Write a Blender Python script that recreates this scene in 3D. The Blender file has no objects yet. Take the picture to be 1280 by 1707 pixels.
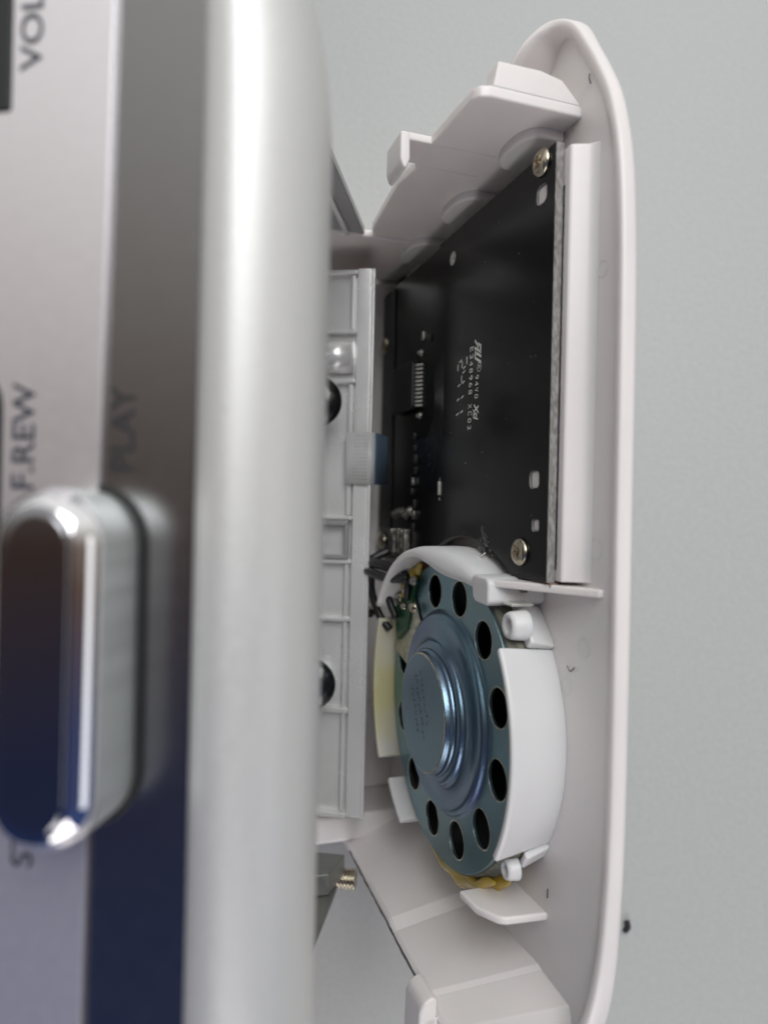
import bpy, bmesh, math, random
from mathutils import Matrix, Vector
random.seed(7)
R = math.radians
MM = 0.001
scene = bpy.context.scene
COL = scene.collection

# ---------------------------------------------------------------- camera
H = 172.0                                   # camera height over the table, mm
cam_d = bpy.data.cameras.new("camera"); cam = bpy.data.objects.new("camera", cam_d); COL.objects.link(cam)
scene.camera = cam
cam.location = (0, 0, H * MM)
cam.rotation_euler = (0, 0, R(1.3))
cam_d.sensor_fit = 'AUTO'; cam_d.sensor_width = 36
cam_d.lens = 36 * 1180 / 1707
cam_d.clip_start = 0.002; cam_d.clip_end = 20
cam_d.dof.use_dof = True
cam_d.dof.focus_distance = 0.114
cam_d.dof.aperture_fstop = 24.9 / 1.8
cam_d.dof.aperture_blades = 0

# ---------------------------------------------------------------- world + lamps
w = bpy.data.worlds.new("World"); scene.world = w; w.use_nodes = True
nt = w.node_tree; nt.nodes.clear()
wo = nt.nodes.new('ShaderNodeOutputWorld'); bg = nt.nodes.new('ShaderNodeBackground')
tc = nt.nodes.new('ShaderNodeTexCoord'); sx = nt.nodes.new('ShaderNodeSeparateXYZ')
mr = nt.nodes.new('ShaderNodeMapRange'); cr = nt.nodes.new('ShaderNodeValToRGB')
nt.links.new(tc.outputs['Generated'], sx.inputs[0]); nt.links.new(sx.outputs['Y'], mr.inputs[0])
mr.inputs[1].default_value = -1; mr.inputs[2].default_value = 1
nt.links.new(mr.outputs[0], cr.inputs[0]); nt.links.new(cr.outputs[0], bg.inputs[0]); nt.links.new(bg.outputs[0], wo.inputs[0])
e = cr.color_ramp.elements
e[0].position = 0.15; e[0].color = (0.04, 0.065, 0.18, 1)
e[1].position = 1.0; e[1].color = (0.95, 0.94, 0.92, 1)
for p, c in ((0.34, (0.045, 0.055, 0.12)), (0.47, (0.105, 0.070, 0.058)), (0.55, (0.25, 0.205, 0.18)), (0.65, (0.46, 0.435, 0.405)), (0.79, (0.86, 0.85, 0.82))):
    x = e.new(p); x.color = (*c, 1)
bg.inputs[1].default_value = 1.0

def area(name, loc, target, size, power, col, size_y=None):
    d = bpy.data.lights.new(name, 'AREA'); d.shape = 'RECTANGLE' if size_y else 'SQUARE'
    d.size = size; d.energy = power; d.color = col
    if size_y: d.size_y = size_y
    o = bpy.data.objects.new(name, d); COL.objects.link(o)
    o.location = loc
    o.rotation_euler = (Vector(target) - Vector(loc)).to_track_quat('-Z', 'Y').to_euler()
    return o
area("window_light", (0.14, 0.50, 0.78), (0, 0, 0.05), 0.55, 5.3, (0.97, 0.985, 1.0), 0.6)
area('side_window_light', (0.92, -0.16, 0.40), (0, 0, 0.08), 0.9, 0.75, (0.97, 0.99, 1.0), 0.22)
area("fill_light", (0.12, -0.85, 0.42), (0.02, 0, 0.06), 0.6, 3.5, (1.0, 0.95, 0.90))  # added fill with no real source, lifts the shaded end wall
scene.view_settings.view_transform = 'Standard'; scene.view_settings.look = 'None'
scene.view_settings.exposure = 0; scene.view_settings.gamma = 1
scene.cycles.max_bounces = 8

# ---------------------------------------------------------------- materials
def mat(name, col, rough=0.4, metal=0.0, sss=0.0, coat=0.0, noise=None, bump=None, var=0.0, stretch=(1, 1, 1), ior=1.5, trans=0.0, varscale=300, col2=None, alpha=1.0):
    m = bpy.data.materials.new(name); m.use_nodes = True
    n = m.node_tree.nodes; L = m.node_tree.links
    b = n['Principled BSDF']
    b.inputs['Base Color'].default_value = (*col, 1); b.inputs['Roughness'].default_value = rough
    b.inputs['Metallic'].default_value = metal; b.inputs['IOR'].default_value = ior
    b.inputs['Subsurface Weight'].default_value = sss
    if sss:
        b.inputs['Subsurface Radius'].default_value = (1.0, 0.75, 0.6); b.inputs['Subsurface Scale'].default_value = 0.0015
    b.inputs['Coat Weight'].default_value = coat; b.inputs['Coat Roughness'].default_value = 0.15
    b.inputs['Transmission Weight'].default_value = trans
    b.inputs['Alpha'].default_value = alpha
    t = n.new('ShaderNodeTexCoord'); mp = n.new('ShaderNodeMapping'); mp.inputs['Scale'].default_value = stretch
    L.new(t.outputs['Object'], mp.inputs[0])
    if var or col2:
        nz = n.new('ShaderNodeTexNoise'); nz.inputs['Scale'].default_value = varscale; nz.inputs['Detail'].default_value = 5
        L.new(mp.outputs[0], nz.inputs[0])
        rp = n.new('ShaderNodeValToRGB'); L.new(nz.outputs[0], rp.inputs[0])
        c2 = col2 if col2 else tuple(c * (1 - var) for c in col)
        rp.color_ramp.elements[0].position = 0.35; rp.color_ramp.elements[1].position = 0.65
        rp.color_ramp.elements[0].color = (*c2, 1); rp.color_ramp.elements[1].color = (*col, 1)
        L.new(rp.outputs[0], b.inputs['Base Color'])
        mr_ = n.new('ShaderNodeMapRange'); L.new(nz.outputs[0], mr_.inputs[0])
        mr_.inputs[3].default_value = rough * 0.85; mr_.inputs[4].default_value = min(1, rough * 1.2)
        L.new(mr_.outputs[0], b.inputs['Roughness'])
    if bump:
        sc, st = bump
        nb = n.new('ShaderNodeTexNoise'); nb.inputs['Scale'].default_value = sc; nb.inputs['Detail'].default_value = 4
        L.new(mp.outputs[0], nb.inputs[0])
        bp = n.new('ShaderNodeBump'); bp.inputs['Strength'].default_value = st; bp.inputs['Distance'].default_value = 0.0002
        L.new(nb.outputs[0], bp.inputs['Height']); L.new(bp.outputs[0], b.inputs['Normal'])
    return m

M = {}
M['white'] = mat('white_plastic', (0.79, 0.755, 0.74), 0.33, sss=0.25, bump=(500, 0.12), var=0.05, varscale=60)
M['white2'] = mat('natural_plastic', (0.72, 0.72, 0.72), 0.38, sss=0.5, bump=(600, 0.15), var=0.04, varscale=90)
M['yellowed'] = mat('glue_stained_plastic', (0.68, 0.67, 0.63), 0.4, sss=0.4, col2=(0.60, 0.56, 0.31), varscale=70, stretch=(1, 1, 0.6))
M['table'] = mat('table_laminate', (0.455, 0.468, 0.458), 0.55, bump=(900, 0.6), var=0.05, varscale=700)
M['panel'] = mat('silver_paint', (0.80, 0.775, 0.80), 0.34, metal=0.8, bump=(2500, 0.08), var=0.01, varscale=900)
M['mirror'] = mat('tinted_metal_strip', (0.27, 0.265, 0.27), 0.24, metal=1.0, var=0.01, varscale=600)
M['bar'] = mat('satin_aluminium', (0.67, 0.672, 0.655), 0.46, metal=0.5, bump=(3000, 0.25), var=0.035, varscale=1800)
M['silver'] = mat('silver_painted_plastic', (0.88, 0.875, 0.865), 0.26, metal=0.4, bump=(700, 0.08), var=0.06, varscale=80)
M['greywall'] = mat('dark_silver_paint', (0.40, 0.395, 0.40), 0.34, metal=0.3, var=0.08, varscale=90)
M['khaki'] = mat('plated_steel', (0.22, 0.225, 0.205), 0.42, metal=0.4, var=0.2, varscale=150)
M['chrome'] = mat('chrome', (0.82, 0.82, 0.84), 0.06, metal=1.0)
M['dim_chrome'] = mat('chrome_dark_reflection', (0.28, 0.28, 0.30), 0.06, metal=1.0)  # same chrome, darkened to stand in for the dark surroundings it mirrors
M['brushed'] = mat('brushed_chrome', (0.78, 0.82, 0.81), 0.5, metal=0.85, bump=(900, 0.2), stretch=(0.05, 1, 1), var=0.05, varscale=800)
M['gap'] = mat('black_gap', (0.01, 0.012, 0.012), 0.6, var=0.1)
M['ink'] = mat('grey_ink', (0.035, 0.04, 0.06), 0.5, var=0.1)
M['ink2'] = mat('faint_ink', (0.03, 0.03, 0.035), 0.5, metal=0.2, var=0.1)
M['white_ink'] = mat('white_silkscreen', (0.80, 0.82, 0.76), 0.6, var=0.08, varscale=1500)
M['pcb'] = mat('black_solder_mask', (0.006, 0.006, 0.007), 0.2, bump=(38, 0.35), var=0.3, varscale=90, ior=1.28)
M['pcbedge'] = mat('glass_fibre_edge', (0.33, 0.32, 0.31), 0.8, col2=(0.15, 0.14, 0.13), varscale=3200, stretch=(1, 0.3, 1), bump=(2500, 0.6))
M['foam'] = mat('black_foam', (0.012, 0.01, 0.013), 0.95, bump=(2200, 1.0), var=0.4, varscale=1200)
M['chip'] = mat('black_epoxy', (0.012, 0.012, 0.013), 0.45, bump=(2500, 0.2), var=0.2)
M['trace'] = mat('raised_mask_trace', (0.016, 0.017, 0.019), 0.22, var=0.1)
M['tin'] = mat('bright_tin', (0.78, 0.77, 0.72), 0.3, metal=0.6, bump=(900, 0.5), var=0.2, varscale=700)
M['nickel'] = mat('nickel_screw', (0.62, 0.56, 0.44), 0.24, metal=1.0, var=0.25, varscale=700)
M['brass'] = mat('brass_screw', (0.50, 0.38, 0.24), 0.28, metal=1.0, var=0.3, varscale=500)
M['blackmetal'] = mat('black_screw', (0.012, 0.012, 0.013), 0.2, coat=0.5, var=0.2)
M['rubber'] = mat('black_insulation', (0.012, 0.012, 0.014), 0.35, var=0.3, varscale=400)
M['zinc'] = mat('blue_zinc_plating', (0.25, 0.345, 0.365), 0.34, metal=0.92, col2=(0.15, 0.28, 0.34), varscale=55, bump=(1500, 0.15))
M['zincdome'] = mat('iridescent_zinc', (0.165, 0.275, 0.345), 0.29, metal=0.95, col2=(0.17, 0.20, 0.30), varscale=42, bump=(1800, 0.12))
M['zinccap'] = mat('dull_zinc_cap', (0.21, 0.31, 0.36), 0.40, metal=0.85, col2=(0.17, 0.25, 0.32), varscale=60)
M['rawedge'] = mat('cut_steel_edge', (0.62, 0.62, 0.50), 0.3, metal=1.0, bump=(2000, 0.6), col2=(0.34, 0.36, 0.30), varscale=900)
M['fibrering'] = mat('grey_gasket', (0.22, 0.22, 0.18), 0.8, bump=(1500, 0.9), col2=(0.12, 0.12, 0.09), varscale=900)
M['cone'] = mat('black_paper_cone', (0.006, 0.006, 0.007), 0.7, var=0.2)
M['glue'] = mat('amber_glue', (0.62, 0.45, 0.07), 0.25, sss=0.3, coat=0.4, col2=(0.40, 0.27, 0.05), varscale=160)
M['green'] = mat('green_laminate', (0.012, 0.075, 0.032), 0.35, var=0.25, varscale=200)
M['paper'] = mat('brown_board', (0.26, 0.17, 0.12), 0.7, var=0.2, varscale=500)
M['ribbon'] = mat('ribbon_film', (0.50, 0.51, 0.50), 0.35, var=0.1, varscale=200)
M['ribwire'] = mat('tinned_conductor', (0.68, 0.68, 0.66), 0.4, metal=0.4, var=0.1)
M['blue'] = mat('blue_stiffener', (0.11, 0.16, 0.22), 0.4, var=0.1)
M['seam'] = mat('dark_edge_dirt', (0.10, 0.10, 0.105), 0.6, var=0.4, varscale=500)
M['lint'] = mat('dark_lint', (0.03, 0.028, 0.035), 0.9, var=0.3)
M['solder'] = mat('grey_solder', (0.45, 0.44, 0.40), 0.3, metal=0.9, bump=(1500, 0.9), col2=(0.12, 0.12, 0.10), varscale=900)

# ---------------------------------------------------------------- helpers
def finish(name, me, m, parent, smooth=True, bevel=0.0, seg=3):
    o = bpy.data.objects.new(name, me); COL.objects.link(o)
    if m is not None: me.materials.append(M[m])
    if parent is not None: o.parent = parent
    for p in me.polygons: p.use_smooth = smooth
    if bevel:
        b = o.modifiers.new('bevel', 'BEVEL'); b.width = bevel * MM; b.segments = seg; b.limit_method = 'ANGLE'; b.angle_limit = R(35)
        wn = o.modifiers.new('wn', 'WEIGHTED_NORMAL'); wn.keep_sharp = True
    return o

def from_bm(name, bm, m, parent, **k):
    bmesh.ops.recalc_face_normals(bm, faces=bm.faces[:])
    me = bpy.data.meshes.new(name)
    for v in bm.verts: v.co *= MM
    bm.to_mesh(me); bm.free()
    return finish(name, me, m, parent, **k)

def box(name, a, b, m, parent, bevel=0.2, kind=None):
    bm = bmesh.new(); add_box(bm, a, b)
    return from_bm(name, bm, m, parent, bevel=bevel)

def add_box(bm, a, b):
    vs = [bm.verts.new((x, y, z)) for x in (a[0], b[0]) for y in (a[1], b[1]) for z in (a[2], b[2])]
    for f in ((0,1,3,2),(4,6,7,5),(0,4,5,1),(2,3,7,6),(0,2,6,4),(1,5,7,3)): bm.faces.new([vs[i] for i in f])

def prism(name, pts, axis, lo, hi, m, parent, bevel=0.2, seg=3):
    """pts: 2-D outline in the two axes other than axis (cyclic order kept x<y<z)"""
    bm = bmesh.new()
    def P(p, h):
        q = list(p); q.insert(axis, h); return q
    A = [bm.verts.new(P(p, lo)) for p in pts]; B = [bm.verts.new(P(p, hi)) for p in pts]
    bm.faces.new(A); bm.faces.new(B[::-1])
    n = len(pts)
    for i in range(n): bm.faces.new((A[i], A[(i+1) % n], B[(i+1) % n], B[i]))
    return from_bm(name, bm, m, parent, bevel=bevel, seg=seg)

def loft(name, rings, m, parent, closed_ring=False, closed_loft=False, cap=False, smooth=True, bevel=0.0):
    bm = bmesh.new()
    V = [[bm.verts.new(p) for p in r] for r in rings]
    n = len(V); k = len(V[0])
    for i in range(n if closed_loft else n - 1):
        a, b = V[i], V[(i+1) % n]
        for j in range(k if closed_ring else k - 1):
            bm.faces.new((a[j], a[(j+1) % k], b[(j+1) % k], b[j]))
    if cap:
        bm.faces.new(V[0][::-1]); bm.faces.new(V[-1])
    return from_bm(name, bm, m, parent, smooth=smooth, bevel=bevel)

def lathe(name, prof, centre, m, parent, a0=0, a1=360, n=96, closed=False, axis='z'):
    full = (a1 - a0) >= 360
    cnt = n if full else n + 1
    rings = []
    for i in range(cnt):
        t = R(a0 + (a1 - a0) * i / n)
        if axis == 'z': rings.append([(centre[0] + r * math.cos(t), centre[1] + r * math.sin(t), centre[2] + z) for r, z in prof])
        else: rings.append([(centre[0] + z, centre[1] + r * math.cos(t), centre[2] + r * math.sin(t)) for r, z in prof])
    return loft(name, rings, m, parent, closed_ring=closed, closed_loft=full, cap=(closed and not full))

def tube_bm(bm, pts, rad, n=8):
    P = [Vector(p) for p in pts]; rings = []
    for i, p in enumerate(P):
        d = (P[min(i+1, len(P)-1)] - P[max(i-1, 0)]).normalized()
        u = d.orthogonal().normalized() if i == 0 else (u - d * u.dot(d)).normalized()
        v = d.cross(u); r = rad[i] if isinstance(rad, (list, tuple)) else rad
        rings.append([bm.verts.new(p + r * (u * math.cos(2*math.pi*j/n) + v * math.sin(2*math.pi*j/n))) for j in range(n)])
    for a, b in zip(rings, rings[1:]):
        for j in range(n): bm.faces.new((a[j], a[(j+1) % n], b[(j+1) % n], b[j]))
    bm.faces.new(rings[0][::-1]); bm.faces.new(rings[-1])

def smooth_path(pts, k=6):
    P = [Vector(p) for p in pts]; out = []
    for i in range(len(P) - 1):
        p0, p1, p2, p3 = P[max(i-1, 0)], P[i], P[i+1], P[min(i+2, len(P)-1)]
        for j in range(k):
            t = j / k
            out.append(0.5 * ((2*p1) + (p2-p0)*t + (2*p0-5*p1+4*p2-p3)*t*t + (-p0+3*p1-3*p2+p3)*t*t*t))
    out.append(P[-1]); return out

def tube(name, pts, rad, m, parent, n=8, k=6):
    bm = bmesh.new(); q = smooth_path(pts, k) if k else pts
    tube_bm(bm, q, rad, n); return from_bm(name, bm, m, parent)

def eval_curve(cu, name, xf=None):
    o = bpy.data.objects.new('tmp', cu); COL.objects.link(o)
    dg = bpy.context.evaluated_depsgraph_get(); dg.update()
    me = bpy.data.meshes.new_from_object(o.evaluated_get(dg))
    bpy.data.objects.remove(o); bpy.data.curves.remove(cu)
    me.name = name
    if xf: me.transform(xf)
    return me

def plate(name, outer, holes, z0, z1, m, parent, bevel=0.08, sidemat=None):
    """filled outline with real holes, thickness z0..z1 along local z"""
    cu = bpy.data.curves.new('c', 'CURVE'); cu.dimensions = '2D'; cu.fill_mode = 'BOTH'
    for pts in [outer] + list(holes):
        s = cu.splines.new('POLY'); s.points.add(len(pts) - 1)
        for i, p in enumerate(pts): s.points[i].co = (p[0], p[1], 0, 1)
        s.use_cyclic_u = True
    cu.extrude = (z1 - z0) / 2 - bevel; cu.bevel_depth = bevel; cu.bevel_resolution = 1; cu.offset = -bevel
    me = eval_curve(cu, name, Matrix.Translation((0, 0, (z0 + z1) / 2 * MM)) @ Matrix.Scale(MM, 4))
    o = finish(name, me, m, parent, smooth=False)
    if sidemat:
        me.materials.append(M[sidemat])
        for p in me.polygons:
            if abs(p.normal.z) < 0.9: p.material_index = 1
    return o

def circ(c, r, n=48, a0=0, ry=None):
    return [(c[0] + r * math.cos(a0 + 2*math.pi*i/n), c[1] + (ry or r) * math.sin(a0 + 2*math.pi*i/n)) for i in range(n)]

def text(name, s, origin, xdir, ydir, width, height, m, parent, depth=0.04, shear=0.0, align='LEFT', offset=0.0, spacing=1.0):
    cu = bpy.data.curves.new('t', 'FONT'); cu.body = s; cu.size = 1; cu.extrude = 0; cu.shear = shear; cu.offset = offset; cu.space_character = spacing
    me = eval_curve(cu, name)
    xs = [v.co.x for v in me.vertices]; ys = [v.co.y for v in me.vertices]
    x0, x1, y0, y1 = min(xs), max(xs), min(ys), max(ys)
    X, Y = Vector(xdir).normalized(), Vector(ydir).normalized(); N = X.cross(Y); O = Vector(origin)
    for v in me.vertices:
        a = (v.co.x - x0) / (x1 - x0) * width; b = (v.co.y - y0) / (y1 - y0) * height
        v.co = (O + X * a + Y * b + N * depth) * MM
    return finish(name, me, m, parent, smooth=False)

def empty(name, mw, label, cat, group=None):
    o = bpy.data.objects.new(name, None); COL.objects.link(o); o.empty_display_size = 0.01
    o.matrix_world = mw; o['label'] = label; o['category'] = cat
    if group: o['group'] = group
    return o

def M3(x, y, z, o):
    m = Matrix.Identity(4)
    for i, v in enumerate((x, y, z)):
        for j in range(3): m[j][i] = v[j]
    for j in range(3): m[j][3] = o[j] * MM
    return m

# ================================================================ setting
def slab(name, x0, x1, y0, y1, z0, z1, m):
    bm = bmesh.new(); add_box(bm, (x0, y0, z0), (x1, y1, z1)); return from_bm(name, bm, m, None, smooth=False)
tb = slab('tabletop', -700, 700, -700, 700, -25, 0, 'table'); tb['kind'] = 'structure'

# ================================================================ PLAYER BODY (left)
sA, cA = 0.1409, 0.9900
body = empty('cassette_player', M3((sA, 0, -cA), (0, -1, 0), (-cA, 0, -sA), (-16.8, 0, H - 60)),
             'silver cassette player body standing on edge with a chrome button', 'cassette player')
U0, U1 = -58.0, 76.0
# rounded satin bar along the parting edge
def bar_ring(u, g, dz):
    prof = [(1.4, -1.15), (0.2, -1.10), (-0.7, -1.25), (-1.4, -1.7), (-1.9, -2.4), (-2.3, -3.4), (-2.45, -4.6), (-2.2, -5.7), (-1.5, -7.2), (-0.5, -8.6),
            (0.9, -9.8), (2.6, -10.7), (4.6, -11.2), (7.0, -11.25), (9.2, -11.0), (10.6, -10.4), (11.4, -9.4), (11.6, -8.0), (11.6, -3.0), (11.0, -1.2), (4, -1.15)]
    return [(a * dz + (1 - dz) * 6, u, c * g * 0.90) for a, c in prof]
rings = []
for i in range(61):
    t = i / 60; u = U0 + (U1 - U0) * t
    e0 = min(u - U0, U1 - u); rr = 26.0
    g = 1.0 if e0 >= rr else math.sqrt(max(0.0, 1 - ((rr - e0) / rr) ** 2)) * 0.85 + 0.15 
    rings.append(bar_ring(u, g, 1.0))
bar = loft('edge_bar', rings, 'bar', body, closed_ring=True, cap=True)
box('dark_reflection_plate', (11.75, U0 + 26, -8.2), (12.4, U1 - 26, 19.8), 'gap', body, bevel=0.2)  # added black plate, so the circuit board mirrors something dark
# recessed glossy strip, raised lettering panel
box('glossy_strip', (0.45, U0 + 1, -1.0), (2.5, U1 - 1, 8.9), 'mirror', body, bevel=0.15)
panel_outer = [(7.9, U0), (33, U0), (33, U1), (7.9, U1)]
prism('lettering_panel', [(U0, 7.2), (U1, 8.85), (U1, 33), (U0, 33)], 0, -0.15, 0.44, 'panel', body, bevel=0.1)
# casing behind the panel, end walls and far wall
box('casing_front', (2.7, U0, 20), (108, U1, 33), 'silver', body, bevel=1.2)
box('casing_rim', (3.1, U0 + 1, -0.25), (11.0, U1 - 1, 19.95), 'gap', body, bevel=0.3)  # coloured black to darken its reflection in the board
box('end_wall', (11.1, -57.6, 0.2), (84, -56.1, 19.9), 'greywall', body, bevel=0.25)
box('wall_rib', (40, -56.05, 3.0), (83, -55.5, 4.0), 'silver', body, bevel=0.2)
e2 = box('steel_bracket', (11.1, 71.6, 1.2), (76, 72.6, 19.9), 'khaki', body, bevel=0.2)
# far wall with moulded pockets
FA = 87.0
box('far_wall', (FA + 0.8, -50.2, -1.2), (FA + 4, 63.2, 19.9), 'silver', body, bevel=0.3)
box('hinge_rail', (FA - 0.8, -50.0, -1.25), (FA + 0.78, 63.0, 1.9), 'silver', body, bevel=0.35)
box('rail_lip', (FA - 1.3, -49.8, -1.9), (FA - 0.1, 62.8, -1.28), 'silver', body, bevel=0.25)
ribs = [(-49.7, -48.9), (-37.4, -36.7), (-27.2, -26.4), (1.0, 1.8), (10.0, 10.8), (21.9, 22.7), (40.6, 41.6), (62.2, 63.1)]
for a, b in ribs:
    box('moulded_rib', (FA - 0.9, a, 1.95), (FA + 0.75, b, 11.0), 'silver', body, bevel=0.25)
box('moulded_rail', (FA - 0.4, -48.8, 2.4), (FA + 0.75, -37.5, 3.2), 'silver', body, bevel=0.2)
box('moulded_rail', (FA - 0.4, -26.3, 2.4), (FA + 0.75, 0.9, 3.3), 'silver', body, bevel=0.2)
box('moulded_rail', (FA - 0.4, 10.9, 2.6), (FA + 0.75, 61.9, 3.3), 'silver', body, bevel=0.2)
box('moulded_rail', (FA - 0.2, -48.8, 9.0), (FA + 0.75, -37.5, 9.7), 'silver', body, bevel=0.2)
box('moulded_rail', (FA - 0.2, -26.3, 9.2), (FA + 0.75, 20.9, 9.9), 'silver', body, bevel=0.2)
# post lying across, square pocket
tube('moulded_post', [(FA + 0.2, -31.9, 2.6), (FA + 0.2, -31.9, 10.5)], 3.3, 'silver', body, n=28, k=0)
bm = bmesh.new()
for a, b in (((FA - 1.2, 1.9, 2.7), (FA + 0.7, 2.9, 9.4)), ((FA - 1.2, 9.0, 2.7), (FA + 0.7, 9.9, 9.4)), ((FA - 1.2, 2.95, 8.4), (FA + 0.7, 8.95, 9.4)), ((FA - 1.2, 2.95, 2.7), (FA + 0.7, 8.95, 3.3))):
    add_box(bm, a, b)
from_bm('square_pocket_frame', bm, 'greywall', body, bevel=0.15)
# black screws
def dome_screw(name, c, r, h, m, parent, slotm=None, ang=0.4):
    lathe_pts = [(0, -h), (r*0.3, -h*0.97), (r*0.6, -h*0.8), (r*0.85, -h*0.48), (r, -0.15*h), (r, 0.25), (r*0.5, 0.3)]
    o = lathe(name, lathe_pts, c, m, parent, n=48, axis='x')
    bm = bmesh.new()
    for k in range(2):
        t = ang + k * math.pi / 2; d = Vector((0, math.cos(t), math.sin(t))); p = d.orthogonal()
        q = Vector((0, -d.z, d.y))
        L_, w_ = r * 0.38, r * 0.09
        cc = Vector(c) + Vector((-h * 1.0, 0, 0))
        vs = [bm.verts.new(cc + d*x*L_ + q*y*w_ + Vector((z, 0, 0))) for x in (-1, 1) for y in (-1, 1) for z in (-0.02*r, 0.2*r)]
        for f in ((0,1,3,2),(4,6,7,5),(0,4,5,1),(2,3,7,6),(0,2,6,4),(1,5,7,3)): bm.faces.new([vs[i] for i in f])
    from_bm('cross_recess', bm, slotm or 'gap', o)
    return o
for uu, aa in ((-21.6, 0.5), (34.4, 0.2)):
    s_ = dome_screw('black_screw', (80.0, uu, 8.4), 5.1, 2.4, 'blackmetal', body, 'tin', aa)
    lathe('screw_post', [(2.2, 0.3), (2.4, 7.7)], (80.0, uu, 8.4), 'silver', s_, n=24, axis='x')
# brass screw at the bracket
bm = bmesh.new()
sc_c = Vector((80.0, 70.8, 0)); pts = []; rad = []
for i in range(41):
    t = i / 40; pts.append(Vector((80.5, 72.6, -1.6 + 5.6 * t))); rad.append(1.8 + 0.3 * math.sin(t * 2 * math.pi * 8))
tube_bm(bm, pts, rad, 20)
from_bm('threaded_screw', bm, 'nickel', body)
lathe('screw_collar', [(0, -0.6), (2.4, -0.5), (2.6, 0), (2.4, 0.5), (0, 0.6)], (80.5, 72.4, 3.6), 'khaki', body, n=24)
# bracket foot reaching the screw
prism('bracket_foot', [(72, 2.0), (80, 0.6), (80, 16), (66, 16)], 1, 67.5, 71.5, 'khaki', body, bevel=0.3)
# lettering (reads up the picture): x dir = -u, y dir = +c
for s, c0, u0, wd, ht, mm, a_ in (('PLAY', 5.0, -3.0, 7.4, 2.2, 'ink2', 0.44), ('F.REW', 13.9, -1.3, 9.3, 2.15, 'ink', -0.16), ('STOP', 13.2, 31.7, 7.6, 2.1, 'ink', -0.16), ('VOL.', 14.0, -37.9, 7.6, 2.1, 'ink', -0.16)):
    text('key_lettering', s, (a_, u0, c0), (0, -1, 0), (0, 0, 1), wd, ht, mm, body, offset=0.012)
# push buttons
def button(cu, cc, hu, hc, h, base):
    def cap(s, n=14):
        r = hc * s; L = hu - hc; p = []
        rr = r
        for i in range(n + 1):
            t = math.pi * i / n; p.append((cu + L + rr * math.sin(t), cc + rr * math.cos(t)))
        for i in range(n + 1):
            t = math.pi * i / n; p.append((cu - L - rr * math.sin(t), cc - rr * math.cos(t)))
        return p
    side = [[(a, p[0], p[1]) for p in cap(s)] for a, s in ((base, 1.0), (-h + 2.0, 1.0))]
    o = loft('push_button', side, 'brushed', body, closed_ring=True)
    def top_rings(lst):
        out = []
        for a, d in lst:
            s = (hc - d) / hc
            out.append([(a, p[0], p[1]) for p in cap(s)])
        return out
    rg = top_rings(((-h + 2.0, 0.0), (-h + 1.7, 0.05), (-h + 1.2, 0.28), (-h + 0.75, 0.58), (-h + 0.35, 0.92), (-h + 0.1, 1.2), (-h, 1.35)))
    loft('button_bevel', rg, 'chrome', o, closed_ring=True)
    rg = top_rings(((-h, 1.355), (-h - 0.02, 2.3), (-h - 0.03, 3.3)))
    loft('button_face', rg, 'dim_chrome', o, closed_ring=True, cap=True)
    g = [[(a, p[0], p[1]) for p in cap(s)] for a, s in ((0.2, 1.0), (-0.1, 1.03), (-0.1, 1.13), (0.6, 1.135))]
    loft('button_gap_shade', g, 'gap', o, closed_ring=True)  # black ring standing in for the shadowed gap around the button
    return o
button(13.0, 8.7, 14.3, 4.45, 7.4, 2.0)
cap_ = [(-1.5 + 7 + 3.9 * math.sin(math.pi * i / 12), 20.9 + 3.9 * math.cos(math.pi * i / 12)) for i in range(13)] + [(-1.5 - 7 - 3.9 * math.sin(math.pi * i / 12), 20.9 - 3.9 * math.cos(math.pi * i / 12)) for i in range(13)]
prism('button_slot', cap_, 0, -0.3, 0.6, 'gap', body, bevel=0.1)
box('volume_slot', (-0.35, -60, 16.7), (0.6, -34.3, 24), 'gap', body, bevel=0.5)

# ================================================================ BACK COVER (right)
sS, cS = 0.318, 0.948
cover = empty('open_back_cover', M3((-sS, 0, -cS), (0, -1, 0), (-cS, 0, sS), (22.5, 0, H - 97)),
              'opened white plastic cover holding the black circuit board and round speaker', 'back cover')
# tray: outline (v,u), rim height per point
ol = [(-9.6, 0, -4.1), (-9.7, 20, -4.1), (-9.6, 40, -4.1), (-9.1, 51, -4.0), (-8.2, 60, -3.6), (-6.2, 67.5, -3), (-2.5, 74, -2), (3, 79, -1), (10, 81, 0), (30, 82, 1), (55, 82, 1), (72, 81.5, 1), (77, 80, 1), (78.6, 76, 1),
      (78.8, 60, 1), (78.8, 20, 1), (78.8, -20, 1), (78.8, -52, 1), (78, -57, 1), (75, -59.2, 1), (60, -60, 1), (40, -60.5, 0.5), (24, -62, 0.3), (17, -64.2, 0.8), (13, -66.6, 1.9), (10.3, -69, 1.4), (7.9, -71.3, -0.2), (5.2, -71.9, -2.0),
      (2.2, -70.0, -3.3), (-0.6, -65.6, -4.0), (-3.6, -60.6, -4.1), (-6.2, -55.2, -4.1), (-8.2, -47.3, -4.1), (-9.2, -36, -4.1), (-9.5, -20, -4.1)]
P = smooth_path([Vector(p) for p in ol] + [Vector(ol[0])], 5)[:-1]
rings = []
N = len(P)
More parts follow.
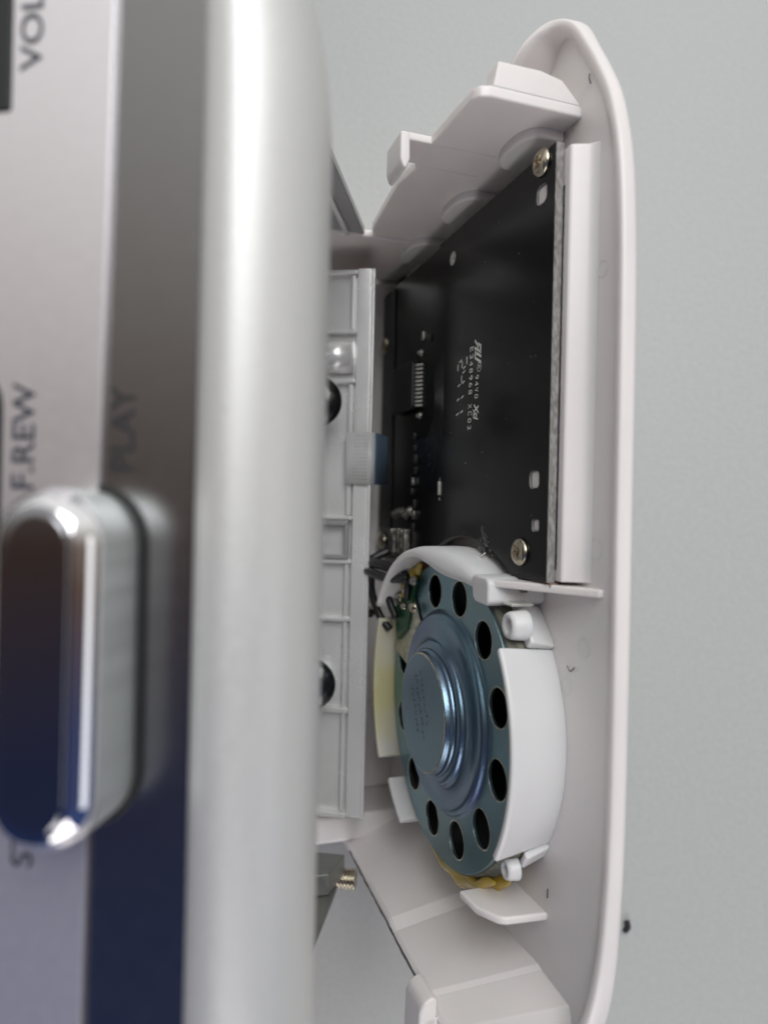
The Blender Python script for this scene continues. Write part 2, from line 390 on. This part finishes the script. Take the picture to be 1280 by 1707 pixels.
for i in range(N):
    a, b = P[i-1], P[(i+1) % N]; t = Vector((b.x - a.x, b.y - a.y)).normalized(); nn = Vector((t.y, -t.x)) if False else Vector((-t.y, t.x))
    p = Vector((P[i].x, P[i].y)); h = P[i].z
    # make sure the normal points outward
    if nn.dot(p - Vector((32, 8))) < 0: nn = -nn
    def q(ins, z): return (p.x - nn.x * ins, p.y - nn.y * ins, z)
    dh = h + 4.1
    k_ = min(1.0, max(0.0, dh / 3.0))
    rings.append([q(2.2, -4.5), q(2.0, -4.5), q(1.75, -4.45 + dh * 0.25), q(1.5, -4.3 + dh * 0.75), q(1.2, h - 0.08), q(0.8, h), q(0.3, h - 0.02), q(0.06, h - 0.16), q(-0.05, h - 0.45), q(-0.12, -5.2),
                  q(-0.02, -5.9), q(0.25, -6.45), q(0.9, -6.8), q(1.8, -7.0)])
bm = bmesh.new()
V = [[bm.verts.new(pp) for pp in r] for r in rings]
for i in range(N):
    for j in range(len(V[0]) - 1): bm.faces.new((V[i][j], V[i][j+1], V[(i+1) % N][j+1], V[(i+1) % N][j]))
f1 = bm.faces.new([r[0] for r in V]); f2 = bm.faces.new([r[-1] for r in V])
bmesh.ops.triangulate(bm, faces=[f1, f2])
from_bm('cover_shell', bm, 'white', cover)
# --- top end wall (with rim profile in v,w), hook, step
TW = -56.0
prism('end_wall', [(1.0, -4.6), (1.0, 9.6), (1.5, 11.0), (2.8, 11.7), (8, 12.0), (15.2, 12.3), (22.6, 12.2), (23.4, 11.8), (30, 12.6), (49.5, 10.9), (51.5, 10.3), (52.3, 9.0), (52.3, -4.6)], 1, TW - 1.6, TW, 'white', cover, bevel=0.3)
box('wall_step', (52.5, TW - 1.2, -4.6), (77.0, TW + 0.4, 19.0), 'white', cover, bevel=0.5)
prism('wall_return', [(-57.65, 9.2), (-61.2, 8.5), (-61.3, 2.0), (-60.7, -1.4), (-57.65, -4.6)], 0, 1.2, 4.4, 'white', cover, bevel=0.2)
# low rounded bosses on the wall
for v0, hv in ((10.6, 5.6), (32.6, 6.2), (55.2, 6.2)):
    pts = [(v0 - hv, -4.5)] + [(v0 - hv * math.copysign(abs(math.cos(t)) ** 0.75, math.cos(t)), -2.0 + 4.0 * math.sin(t) ** 0.8) for t in [math.pi * i / 20 for i in range(21)]] + [(v0 + hv, -4.5)]
    prism('wall_boss', pts, 1, TW - 0.3, TW + 1.5, 'white', cover, bevel=0.5, seg=4)
# snap hook
hk = prism('snap_hook', [(15.3, 11.4), (15.3, 17.2), (22.0, 17.2), (22.0, 11.4)], 1, TW - 1.3, TW - 0.1, 'white', cover, bevel=0.25)
prism('hook_barb', [(-57.3, 15.8), (-57.3, 17.3), (-53.2, 17.3), (-52.0, 16.9), (-51.6, 16.3), (-53.2, 15.7)], 0, 15.2, 22.0, 'white', hk, bevel=0.45, seg=3)
for v_ in (15.2, 22.1):
    box('parting_line', (v_ - 0.06, TW - 0.02, 1.5), (v_ + 0.06, TW + 0.07, 12.1), 'white', cover, bevel=0.03)
# --- bottom end wall: lofted with creases (top line / bottom line)
top = [(77, 71.5), (58, 72.2), (34.5, 72.8), (32.0, 73.8), (16.4, 74.2), (15.6, 74.6), (9.5, 75.4), (8.5, 78), (3, 80)]
bot = [(77, 66.2), (56, 66.4), (29.5, 66.6), (27.0, 67.6), (7.2, 66.6), (6.2, 66.9), (-1.0, 67.4), (-2.0, 70), (-3, 74)]
wt = 9.6
rings = []
for (a, b), (c, d) in zip(top, bot):
    rings.append([(c, d, -4.7), (a + (c-a)*0.04, b + (d-b)*0.06, wt - 0.6), (a, b + 0.15, wt - 0.1), (a, b + 0.6, wt), (a, b + 1.4, wt - 0.2), (a, b + 1.5, -4.7)])
bm = bmesh.new()
V = [[bm.verts.new(p) for p in r] for r in rings]
for a, b in zip(V, V[1:]):
    for j in range(5): bm.faces.new((a[j], a[j+1], b[j+1], b[j]))
bm.faces.new(V[0]); bm.faces.new(V[-1][::-1])
from_bm('lower_end_wall', bm, 'white', cover, smooth=False, bevel=0.18)
# dirt line along its rim
sp = []
for i in range(34):
    v_ = 60 - i * 1.45; u_ = 72.1 + (60 - v_) / 46 * 2.4 + random.uniform(-.08, .08) - (0.5 if 18 < v_ < 34 and False else 0)
    sp.append((v_, u_ + 0.3, wt + 0.05 + random.uniform(-.05, .1)))
tube('rim_dirt', sp, [random.uniform(0.13, 0.22) for _ in sp], 'seam', cover, n=6, k=0)
hk2 = prism('snap_hook', [(12.0, 9.0), (12.0, 11.5), (18.4, 11.5), (18.4, 9.0)], 1, 75.0, 76.2, 'white', cover, bevel=0.25)
prism('hook_barb', [(71.9, 10.2), (72.6, 11.7), (74, 12.4), (81, 12.6), (81, 9.7), (72.5, 9.5)], 0, 12.0, 18.2, 'white', hk2, bevel=0.55, seg=4)
box('wall_step', (62, 65.5, -4.6), (77.0, 71.4, 17.5), 'white', cover, bevel=0.9)
box('far_wall', (75.2, -54, -4.6), (77.0, 65.4, 6.5), 'white', cover, bevel=0.4)
box('floor_rib', (72.0, 10.6, -4.6), (75.1, 11.8, 2.5), 'white', cover, bevel=0.3)
box('floor_rib', (60.0, 44.6, -4.6), (75.1, 45.8, 1.5), 'white', cover, bevel=0.3)
# block under the board edge
prism('board_support', [(-1.3, -1.35), (-1.6, -1.7), (-2.4, -3.6), (-3.0, -4.2), (-4.0, -4.6), (3.2, -4.6), (3.2, -1.35)], 1, -50.6, 9.0, 'white', cover, bevel=0.4)

# ejector pin marks in the floor
for v_, u_, r_ in ((-4.6, 4.2, 1.5), (-2.5, 17.8, 1.4), (1.5, 24.0, 1.3), (-4.8, -33, 1.2)):
    lathe('ejector_mark', [(r_, 0.0), (r_ - 0.06, 0.05), (r_ - 0.2, 0.05), (r_ - 0.26, 0.0)], (v_, u_, -4.49), 'white', cover, n=28)

# --- circuit board -------------------------------------------------
SC = (27.0, 33.8)
outer = [(0.1, -51.4), (40.6, -51.4), (41.0, -50.8), (73.2, -50.8), (73.4, -50.4), (73.4, 9.6), (51.5, 9.6)]
for i in range(13):
    t = R(-44 - i * 7.3); outer.append((SC[0] + 30.0 * math.cos(t), SC[1] + 30.0 * math.sin(t)))
outer += [(8.5, 9.2), (0.1, 9.2)]
def rrect(v0, u0, hv, hu, r=0.3, n=4):
    pts = []
    for sx_, sy_, a0 in ((1, 1, 0), (-1, 1, 90), (-1, -1, 180), (1, -1, 270)):
        for i in range(n + 1):
            t = R(a0 + 90 * i / n); pts.append((v0 + sx_ * (hv - r) + r * math.cos(t), u0 + sy_ * (hu - r) + r * math.sin(t)))
    return pts
holes = [rrect(3.7, -45.6, 1.35, 1.35, 0.9), rrect(4.0, -5.1, 1.3, 1.3, 0.8), rrect(3.4, 1.4, 0.95, 0.9, 0.5), circ((34.6, -46.8), 1.35, 28), rrect(38.1, -4.6, 0.55, 2.2, 0.5)]
board = plate('circuit_board', outer, holes, -1.25, 0.0, 'pcb', cover, bevel=0.05, sidemat='pcbedge')
board['label'] = 'black circuit board with white silkscreen lettering'
box('slot_contact', (37.75, -5.9, -1.2), (38.45, -3.4, 0.35), 'tin', board, bevel=0.1)
lathe('nut', [(0.75, -1.3), (0.8, -0.2), (1.25, -0.1), (1.3, -1.3)], (34.7, -46.8, 0), 'tin', board, n=24)
# foam pad under the board, ragged lower edge
fr = []
for i in range(120):
    u_ = -45.5 + i * 0.445; k = math.sin(math.pi * i / 119) ** 0.35
    hh = (0.85 - 0.75 * (i / 119)) * k + 0.03
    fr.append([(-0.15 + random.uniform(-.04, .04), u_, -1.27), (-0.2 + random.uniform(-.05, .05), u_, -1.3 - hh + random.uniform(-.05, .05)), (0.5, u_, -1.3 - hh), (0.5, u_, -1.27)])
loft('foam_pad', fr, 'foam', board, closed_ring=True, cap=True)
box('brown_backing', (0.02, 9.25, -1.9), (5.0, 10.0, -0.5), 'paper', board, bevel=0.08)
for v_, u_, a_, b_ in ((3.7, -45.6, 1.25, 1.2), (4.0, -5.1, 1.1, 1.2), (3.4, 1.4, 0.85, 0.8)):
    prism('bright_hole_plug', rrect(v_, u_, a_, b_, 0.5), 2, -1.7, -0.25, 'white', board, bevel=0.15)  # added white plugs, standing in for the lit insides of the holes
# pan screws
def pan(v_, u_, r, ang, m='nickel'):
    o = lathe('board_screw', [(r*0.16, 0.45), (r*0.32, 0.62), (r*0.42, 0.86), (r*0.55, 0.9), (r*0.8, 0.72), (r*0.96, 0.4), (r, 0.12), (r*0.97, 0.02), (r*0.5, 0.01)], (v_, u_, 0), m, board, n=40)
    bm = bmesh.new()
    for k in range(2):
        t = ang + k * math.pi/2; d = Vector((math.cos(t), math.sin(t), 0)); q_ = Vector((-d.y, d.x, 0))
        c = Vector((v_, u_, 0.86)); L_ = r * 0.52; W_ = r * 0.1
        vs = [bm.verts.new(c + d*a*L_ + q_*b*W_ + Vector((0, 0, z))) for a in (-1, 1) for b in (-1, 1) for z in (-0.3, 0.06)]
        for f in ((0,1,3,2),(4,6,7,5),(0,4,5,1),(2,3,7,6),(0,2,6,4),(1,5,7,3)): bm.faces.new([vs[i] for i in f])
    lathe('recess_floor', [(0, 0.3), (r*0.16, 0.44)], (v_, u_, 0), 'gap', o, n=16)
    s2 = from_bm('cross_recess', bm, 'brass', board)
    return o
pan(3.6, -50.0, 2.0, 0.9); pan(7.3, 5.4, 2.1, 0.3); pan(71.4, -38.6, 2.0, 0.2); pan(71.0, 6.6, 2.0, 0.6)
# chip with pins
chip = prism('chip', [(50.6, -31.0), (61.6, -31.0), (62.2, -30.4), (62.2, -21.8), (61.6, -21.2), (50.6, -21.2), (50.0, -21.8), (50.0, -30.4)], 2, 0.15, 1.7, 'chip', board, bevel=0.25)
pinbm = bmesh.new()
prof = [(50.1, 0.95), (49.3, 0.9), (48.9, 0.25), (48.2, 0.12), (48.2, -0.0), (49.1, 0.0), (49.5, 0.72), (50.1, 0.75)]
base = None
for i in range(11):
    u_ = -30.2 + i * 0.82
    if base is None:
        base = prism('chip_pin', [(p[0], p[1]) for p in prof], 1, u_, u_ + 0.42, 'tin', board, bevel=0.05, seg=1)
    else:
        c = base.copy(); COL.objects.link(c); c.location = (0, i * 0.82 * MM, 0)
for u_ in (-32.4, -19.7):
    lathe('solder_blob', [(0, 0.9), (0.35, 0.8), (0.6, 0.45), (0.8, 0.02)], (49.2, u_, 0), 'solder', board, n=16)
box('small_resistor', (47.4, -36.4, 0), (48.3, -34.6, 0.5), 'solder', board, bevel=0.08)
box('small_resistor', (44.0, -35.0, 0), (44.5, -33.8, 0.4), 'chip', board, bevel=0.08)
# far band: thick strip and parts along the far edge
box('connector_strip', (65.5, -50.2, 0.02), (73.0, 3.6, 0.35), 'chip', board, bevel=0.2)
for i in range(9):
    u_ = -16.5 + i * 2.35 + random.uniform(-.3, .3); v_ = 50.5 + random.uniform(-.8, .8)
    box('small_capacitor', (v_, u_, 0), (v_ + random.uniform(.8, 1.5), u_ + random.uniform(1.2, 1.9), random.uniform(.5, .9)), random.choice(['chip', 'chip', 'chip', 'solder']), board, bevel=0.1)
for i in range(6):
    v_ = 53 + i * 1.7; box('metal_terminal', (v_, 3.6 + random.uniform(-.3, .3), 0), (v_ + 1.1, 8.6, 1.6 + random.uniform(-.2, .5)), 'solder', board, bevel=0.3)
for i in range(5):
    lathe('solder_blob', [(0, 1.2), (0.5, 1.0), (0.8, 0.5), (1.1, 0.02)], (53.5 + i * 2.2, 0.2 + random.uniform(-.6, .6), 0), 'solder', board, n=16)
# raised traces (stuff)
bm = bmesh.new()
for i in range(7):
    v_ = 37.6 + i * 0.62
    path = [(v_, -31 + i * 0.7, 0.02), (v_, -15.5 - i * 0.5, 0.02), (v_ + 3.4, -9.0 - i * 0.9, 0.02), (v_ + 6 - i * .3, -8.4 - i * 0.9, 0.02)] if i else [(v_, -31, 0.02), (v_, -13.8, 0.02), (v_ + 4.0, -7.6, 0.02)]
    tube_bm(bm, path, 0.1, 4)
tr = from_bm('board_traces', bm, 'trace', board); tr['kind'] = 'stuff'
# silkscreen: reads down the picture; x dir = +u, y dir = -v
XD, YD = (0, 1, 0), (-1, 0, 0)
def silk(s, v_, u_, wd, ht, **k): return text('silkscreen_lettering', s, (v_, u_, 0.0), XD, YD, wd, ht, 'white_ink', board, depth=0.02, **k)
def silk_spread(s, v0, v1, u0, u1, ht, adv):
    n = len(s)
    for i, ch in enumerate(s):
        if ch == ' ': continue
        t = i / (n - 1); silk(ch, v0 + (v1 - v0) * t, u0 + (u1 - u0) * t, adv, ht)
silk_spread('E348968 XC02', 26.2, 26.5, -28.6, -15.2, 1.35, 0.78)
silk_spread('94V0', 23.9, 24.0, -23.4, -20.2, 1.3, 0.72)
silk('Xci', 24.2, -18.7, 2.9, 1.8, shear=0.3, offset=0.035)
silk('_', 24.6, -17.8, 1.5, 0.14)
silk('R', 22.9, -24.9, 0.6, 0.8)
lathe('silkscreen_ring', [(0.68, 0.02), (0.78, 0.02)], (22.5, -24.6, 0), 'white_ink', board, n=32)
# component-recognition mark: mirrored R joined to U, slanted
def poly_mark(polys, v0, u0, s, name='silkscreen_mark', sh=0.55):
    bm = bmesh.new()
    for p in polys:
        vs = [bm.verts.new((v0 - y * s, u0 + (x + sh * (y)) * s * 0.9, 0.022)) for x, y in p]
        bm.faces.new(vs)
    return from_bm(name, bm, 'white_ink', board, smooth=False)
def line(p, q_, t=0.09):
    a, b = Vector(p), Vector(q_); d = (b - a).normalized() * t; n_ = Vector((-d.y, d.x))
    return [tuple(a - d + n_)[:2], tuple(a - d - n_)[:2], tuple(b + d - n_)[:2], tuple(b + d + n_)[:2]]
poly_mark([line((0.75, 0), (0.75, 1), .14), line((0.75, 1.0), (0.15, 1.0), .13), line((0.15, 1), (0.15, 0.5), .13), line((0.15, 0.5), (0.75, 0.5), .13), line((0.4, 0.5), (0.1, 0), .13),
           line((1.12, 1), (1.12, 0.0), .14), line((1.12, 0), (1.65, 0.0), .14), line((1.65, 0), (1.65, 1), .14)], 24.1, -29.4, 2.0)
def dash(X, Y, L, across):
    v_ = 29.9 - (700 + X / 5.02 - 768) * 0.29; u_ = -27.2 + (540 + Y / 5.02 - 600) * 0.102
    if across: return [(v_ - 0.52, u_ - .28), (v_ + 0.52, u_ + .02), (v_ + 0.52, u_ + .28), (v_ - 0.52, u_ - .02)]
    return [(v_ - 0.16, u_ - L/2), (v_ + 0.16, u_ - L/2), (v_ + 0.16, u_ + L/2), (v_ - 0.16, u_ + L/2)]
bm = bmesh.new()
for X, Y, L, ac in ((385, 328, 1.3, 0), (340, 310, 0, 1), (368, 380, 0, 1), (352, 346, 1.2, 0), (322, 360, 1.2, 0), (365, 417, 0, 1), (350, 470, 1.25, 0), (362, 505, 0, 1), (333, 519, 0, 1),
                    (358, 630, 0, 1), (328, 642, 0, 1), (355, 757, 0, 1), (325, 768, 0, 1)):
    bm.faces.new([bm.verts.new((p[0], p[1], 0.022)) for p in dash(X, Y, L, ac)])
from_bm('date_code', bm, 'white_ink', board, smooth=False)
# loose dust on the board
bm = bmesh.new()
for i in range(70):
    c = Vector((random.uniform(1, 62), random.uniform(-50, 4), 0.04)); r = random.choice([.05, .06, .08, .12])
    bm.faces.new([bm.verts.new(c + Vector((r * math.cos(t + i) * random.uniform(.6, 1.2), r * math.sin(t + i) * random.uniform(.6, 1.2), random.uniform(0, .05)))) for t in (0, 2.1, 4.2)])
du = from_bm('dust', bm, 'ribbon', board, smooth=False); du['kind'] = 'stuff'
bm = bmesh.new()
for i in range(110):
    c = Vector((random.uniform(-8, 60), random.uniform(-55, 65), -4.46)); r = random.choice([.04, .05, .07, .1])
    bm.faces.new([bm.verts.new(c + Vector((r * math.cos(t + i) * random.uniform(.6, 1.2), r * math.sin(t + i) * random.uniform(.6, 1.2), random.uniform(0, .05)))) for t in (0, 2.1, 4.2)])
du = from_bm('dust', bm, 'fibrering', cover, smooth=False); du['kind'] = 'stuff'
# solder joint near the speaker with bent wire ends
bm = bmesh.new()
for i in range(26):
    c = (19.5 + random.gauss(0, 1.2), 5.4 + random.gauss(0, 1.5), 0)
    r = random.uniform(.25, .75)
    m_ = bmesh.ops.create_icosphere(bm, subdivisions=2, radius=r)
    for v in m_['verts']: v.co = Vector((v.co.x * 1.2 + c[0], v.co.y + c[1], v.co.z * 0.22 + 0.03))
from_bm('black_flux_lump', bm, 'blackmetal', board)
for p in ([(17.5, 6.2, .6), (18.6, 7.0, 1.1), (18.9, 8.2, .6)], [(18.9, 6.4, .8), (20.2, 7.4, 1.2), (20.0, 8.6, .5)], [(19.9, 6.6, .4), (21.5, 7.8, 1.0), (21.9, 8.6, .6)]):
    tube('solder_wire', p, 0.17, 'tin', board, n=8)

# --- loudspeaker ---------------------------------------------------
sp = lathe('speaker_rim', [(24.9, 2.3), (25.5, 2.55), (25.75, 2.2), (25.9, 1.4), (26.2, 1.0), (26.25, -2.0), (24.5, -2.2)], (*SC, 0), 'fibrering', cover, n=128)
sp['label'] = 'metal backed loudspeaker rim with gasket'
angs = [-76 - 29.3 * k for k in range(9)] + [-341.9, -373.4]
hl = [circ(SC, 16.9, 96)] + [circ((SC[0] + 20.5 * math.cos(R(a)), SC[1] + 20.5 * math.sin(R(a))), 3.0, 40) for a in angs]
pb = plate('basket_plate', circ(SC, 25.4, 128), hl, 2.5, 3.1, 'zinc', sp, bevel=0.1)
for a in angs:
    lathe('hole_edge', [(2.88, 3.09), (2.96, 3.16), (3.04, 3.17), (3.12, 3.11)], (SC[0] + 20.5 * math.cos(R(a)), SC[1] + 20.5 * math.sin(R(a)), 0), 'rawedge', sp, n=40)
lathe('speaker_cone', [(24.4, 1.8), (22, -0.5), (14, -3.0), (0.01, -3.2)], (*SC, 0), 'cone', sp, n=64)
dp = [(17.35, 3.05), (16.95, 3.35), (16.5, 4.0), (15.9, 4.32), (15.1, 4.3), (13.8, 4.22), (12.7, 4.4), (12.15, 4.75), (11.85, 5.3), (11.4, 5.62), (10.65, 5.7)]
dp = [(p.x, p.y) for p in smooth_path([Vector((a_, b_, 0)) for a_, b_ in dp], 4)]
lathe('basket_dome', dp, (*SC, 0), 'zincdome', sp, n=128)
lathe('magnet_cup_edge', [(10.65, 5.55), (10.6, 6.0), (10.45, 6.15), (10.2, 6.2), (10.1, 6.3), (10.05, 6.85), (9.95, 7.05)], (*SC, 0), 'zincdome', sp, n=128)
lathe('magnet_cup_rim', [(9.96, 7.04), (9.84, 7.17), (9.66, 7.2)], (*SC, 0), 'rawedge', sp, n=128)
lathe('magnet_cup', [(9.67, 7.195), (6, 7.2), (0.01, 7.2)], (*SC, 0), 'zinccap', sp, n=128)
# worn dark stamp on the cup: broken strokes, three slanting rows
bm = bmesh.new()
dr = Vector((-0.42, 0.91)); dn = Vector((0.91, 0.42))
for row, n_, off in ((-2.3, 9, -.6), (0.2, 11, 0.2), (2.5, 8, .4)):
    for i in range(n_):
        for k in range(3):
            c = Vector(SC) + Vector((0.5, -0.6)) + dn * (row + random.uniform(-.55, .55)) + dr * ((i - n_/2) * 1.05 + off + random.uniform(-.3, .3))
            t = random.uniform(0, math.pi); d = Vector((math.cos(t), math.sin(t))) * random.uniform(.2, .42); nn = Vector((-d.y, d.x)).normalized() * 0.07
            bm.faces.new([bm.verts.new((*q_, 7.212)) for q_ in (c - d - nn, c + d - nn, c + d + nn, c - d + nn)])
st = from_bm('worn_stamp', bm, 'ink', sp, smooth=False)
# retaining ring segments of the cover
def ring_seg(name, a0, a1, ri, ro, z0, z1, m, n=40, draft=-0.35):
    prof = [(ri - max(0, draft), z0), (ri, z1 - 0.25), (ri + 0.25, z1), (ro - 0.25, z1), (ro, z1 - 0.25), (ro - draft, z0)]
    o = lathe(name, prof, (*SC, 0), m, cover, a0=a0, a1=a1, n=n, closed=True); 
    b = o.modifiers.new('bevel', 'BEVEL'); b.width = 0.3 * MM; b.segments = 3; b.limit_method = 'ANGLE'; b.angle_limit = R(50)
    o.modifiers.new('wn', 'WEIGHTED_NORMAL')
    return o
ring_seg('retaining_ring', 147.0, 213.5, 26.35, 27.5, -4.6, 4.9, 'white2', n=48, draft=1.6)
ring_seg('retaining_ring', -26, 34, 27.2, 28.3, -4.6, 6.9, 'yellowed')
ring_seg('retaining_tab', 43, 62, 27.0, 28.2, -4.6, 5.8, 'white2', n=14)
# thick base of ring between the boss and the floor
ring_seg('ring_ledge', 213.6, 230, 26.4, 28.6, -4.6, 0.2, 'white2', n=16, draft=1.9)
ring_seg('ring_ledge', 141, 146.8, 26.4, 27.6, -4.6, -0.2, 'white2', n=8, draft=1.2)
# top collar: tall translucent band flaring inward with a wavy lip
rings = []
for i in range(49):
    t = i / 48; a = R(-131 + t * 98)
    hi = 3.6 + 4.4 * math.sin(min(1, t * 1.25) * math.pi / 2)
    fl = 2.6 * math.exp(-((t - 0.30) / 0.2) ** 2)
    def q(r, z): return (SC[0] + r * math.cos(a), SC[1] + r * math.sin(a), z)
    rings.append([q(28.0, -4.6), q(28.2, 1), q(28.4 - fl * .2, hi - 1.2), q(28.3 - fl * .5, hi - 0.3), q(28.0 - fl * 1.0, hi), q(27.4 - fl * 1.2, hi - 0.1), q(27.2 - fl * 1.0, hi - 0.5), q(27.3 - fl * .3, hi - 1.6), q(27.1, 1), q(26.9, -4.6)])
loft('wire_collar', rings, 'white2', cover, closed_ring=True, cap=True)
# block and rib between board and speaker
prism('retaining_block', [(8.6, 9.2), (12.6, 9.0), (13.4, 9.6), (13.0, 12.4), (12.2, 13.2), (8.6, 13.4), (7.6, 12.8), (7.6, 9.8)], 2, -4.6, 5.0, 'white2', cover, bevel=0.5)
prism('divider_rib', [(-6.6, -4.6), (-6.4, -3.9), (0, -0.6), (7.7, 4.0), (10.0, 4.9), (10.0, -4.6)], 1, 9.5, 10.6, 'white', cover, bevel=0.3)
# glue posts
def post(v_, u_, r, z0, z1):
    o = lathe('glue_post', [(r * 1.12, z0), (r * 1.02, z1 - 0.6), (r * 0.9, z1 - 0.1), (r * 0.66, z1), (r * 0.5, z1 - 0.15), (r * 0.42, z1 - 0.7), (0.01, z1 - 0.8)], (v_, u_, 0), 'white2', cover, n=32)
    return o
post(5.6, 15.9, 2.0, 0.0, 2.9); post(6.6, 51.5, 1.5, 0.0, 1.9)
box('post_clip', (5.0, 12.7, -1), (8.2, 13.1, 2.6), 'tin', cover, bevel=0.1)
# fin at the lower end
prism('fin', [(14.4, 5.4), (9.4, 4.9), (6.2, 3.0), (5.6, 1.8), (5.0, -4.6), (14.4, -4.6)], 1, 57.9, 59.1, 'white', cover, bevel=0.4)

# --- glue -----------------------------------------------------------
def glue(a0, a1, r0, z0, wid, n=60):
    rings = []
    for i in range(n + 1):
        t = i / n; a = R(a0 + (a1 - a0) * t); k = math.sin(math.pi * t) ** 0.5
        w_ = wid * k * (1 + .12 * math.sin(i * .37) + .05 * math.sin(i * .9)); h_ = 1.1 * k * (1 + .12 * math.sin(i * .41))
        rr = r0 + 0.25 * math.sin(i * .55)
        rings.append([(SC[0] + (rr + w_ * math.cos(s)) * math.cos(a), SC[1] + (rr + w_ * math.cos(s)) * math.sin(a), z0 + h_ * math.sin(s)) for s in [2 * math.pi * j / 10 for j in range(10)]])
    loft('glue_bead', rings, 'glue', cover, closed_ring=True, cap=True)
glue(50, 131, 27.2, -0.6, 1.9); glue(58, 128, 26.9, 1.3, 1.35); glue(-24, 46, 26.8, 1.0, 0.9); glue(-66, -34, 26.4, 3.4, 1.5)

# --- wires and terminal on the speaker's far side --------------------
gt = plate('terminal_board', [(39.5, 12.5), (47.5, 14.0), (50.8, 19.5), (49.0, 25.5), (43.5, 22.5)], [], 3.2, 4.0, 'green', sp, bevel=0.1)
lathe('basket_step', [(17.3, 3.3), (17.6, 3.45), (25.2, 3.5), (25.4, 3.2)], (*SC, 0), 'rawedge', sp, a0=-52, a1=-14, n=30)
for i in range(10):
    c = (42 + random.uniform(-3, 6), 13 + random.uniform(-2, 7), 4.2)
    r = random.uniform(.5, 1.1)
    lathe('solder_blob', [(0, r * .9), (r * .5, r * .8), (r * .85, r * .4), (r, 0)], c, random.choice(['solder', 'rubber', 'solder', 'nickel']), gt, n=14)
for pth, r in (([(45, 11.5, 5), (51, 10.5, 7.5), (57.5, 11, 8.5), (60.5, 13.0, 8), (58, 15.2, 7.5)], .9), ([(58.5, 12, 8), (61, 15.5, 8), (59.5, 19.5, 8), (56.5, 21.5, 7)], .75),
               ([(41, 12.5, 5), (47.5, 13, 7), (54, 12.2, 8.8), (59.5, 12.2, 8.8), (62, 10.6, 6), (62, 8.4, 1.5)], .8), ([(53, 12, 8.2), (54, 16, 8), (53, 21, 6.5), (51.5, 24, 4.6)], .7),
               ([(47, 12.0, 5.5), (49.0, 16.5, 6), (47.5, 21, 4.8)], .65), ([(43.0, 10.8, 5), (41.5, 13.5, 4.8), (43, 16.5, 4.3)], .6)):
    tube('wire', pth, r * 1.15, 'rubber', sp, n=10)
for pth in ([(57.5, 14, 8), (59.5, 17, 8), (57.5, 19, 7.5)], [(56.5, 15.5, 8.6), (58.5, 18.5, 8.3), (56.5, 20.5, 7.4)]):
    tube('copper_strand', pth, 0.35, 'brass', sp, n=8)

# ================================================================ ribbon cable
rc = empty('ribbon_cable', body.matrix_world.copy(), 'short flat ribbon cable with blue end crossing from the silver rail to the black board', 'cable')
pf = smooth_path([Vector((FA - 1.15, 0, 3.4)), Vector((FA - 1.3, 0, 1.6)), Vector((FA - 1.5, 0, -0.2)), Vector((FA - 1.55, 0, -1.7)), Vector((FA - 0.4, 0, -2.6)), Vector((FA + 3.0, 0, -3.3)), Vector((FA + 8.0, 0, -3.9))], 6)
us = (-16.2, -5.6)
k_ = 26
bm = bmesh.new(); V = [[bm.verts.new((p.x, u_, p.z)) for u_ in us] + [bm.verts.new((p.x + .12, u_, p.z + .05)) for u_ in us[::-1]] for p in pf[:k_]]
for a, b in zip(V, V[1:]):
    for j in range(4): bm.faces.new((a[j], a[(j+1) % 4], b[(j+1) % 4], b[j]))
bm.faces.new(V[0]); bm.faces.new(V[-1][::-1])
from_bm('cable_film', bm, 'ribbon', rc)
wire0 = None
bm = bmesh.new()
for i in range(14):
    u_ = us[0] + 0.6 + i * 0.72
    tube_bm(bm, [(p.x - .03, u_, p.z - 0.02) for p in pf[6:18]], 0.07, 6)
cw = from_bm('cable_conductors', bm, 'ribwire', rc); cw['kind'] = 'stuff'
bm = bmesh.new(); V = [[bm.verts.new((p.x - .1, u_, p.z - .1)) for u_ in us] + [bm.verts.new((p.x + .15, u_, p.z + .1)) for u_ in us[::-1]] for p in pf[23:]]
for a, b in zip(V, V[1:]):
    for j in range(4): bm.faces.new((a[j], a[(j+1) % 4], b[(j+1) % 4], b[j]))
bm.faces.new(V[0]); bm.faces.new(V[-1][::-1])
from_bm('blue_stiffener', bm, 'blue', rc)

# ================================================================ lint
def tag(o, label, cat, group=None):
    o['label'] = label; o['category'] = cat
    if group: o['group'] = group
def worldpt(mw, p): return mw @ (Vector(p) * MM) / MM
def lint(name, pts, r, label, mw=None):
    q_ = [worldpt(mw, p) for p in pts] if mw else pts
    o = tube(name, q_, r, 'lint', None, n=6); tag(o, label, 'lint', 'dark fibres on the white cover' if mw else None); return o
lint('lint_fibre', [(1.2, 21.0, -4.3), (0.4, 21.6, -4.2), (-0.2, 21.3, -4.25), (-0.5, 20.9, -4.3)], 0.07, 'short curled dark hair on the white cover floor beside the speaker ring', cover.matrix_world)
lint('lint_fibre', [(4.9, 54.3, -4.3), (4.6, 55.0, -4.1), (4.9, 55.6, -4.3)], 0.09, 'tiny dark fibre on the white cover floor below the speaker', cover.matrix_world)
lint('lint_fibre', [(-1.0, -60.9, -4.3), (-1.2, -60.2, -4.1), (-1.3, -59.4, -4.3)], 0.09, 'tiny dark fibre near the pointed upper end of the white cover', cover.matrix_world)
lint('lint_speck', [(60.5, -100.2, 0.5), (61.2, -98.9, 0.9), (61.0, -97.6, 0.5)], 0.65, 'dark speck of lint lying on the table beyond the cover edge')
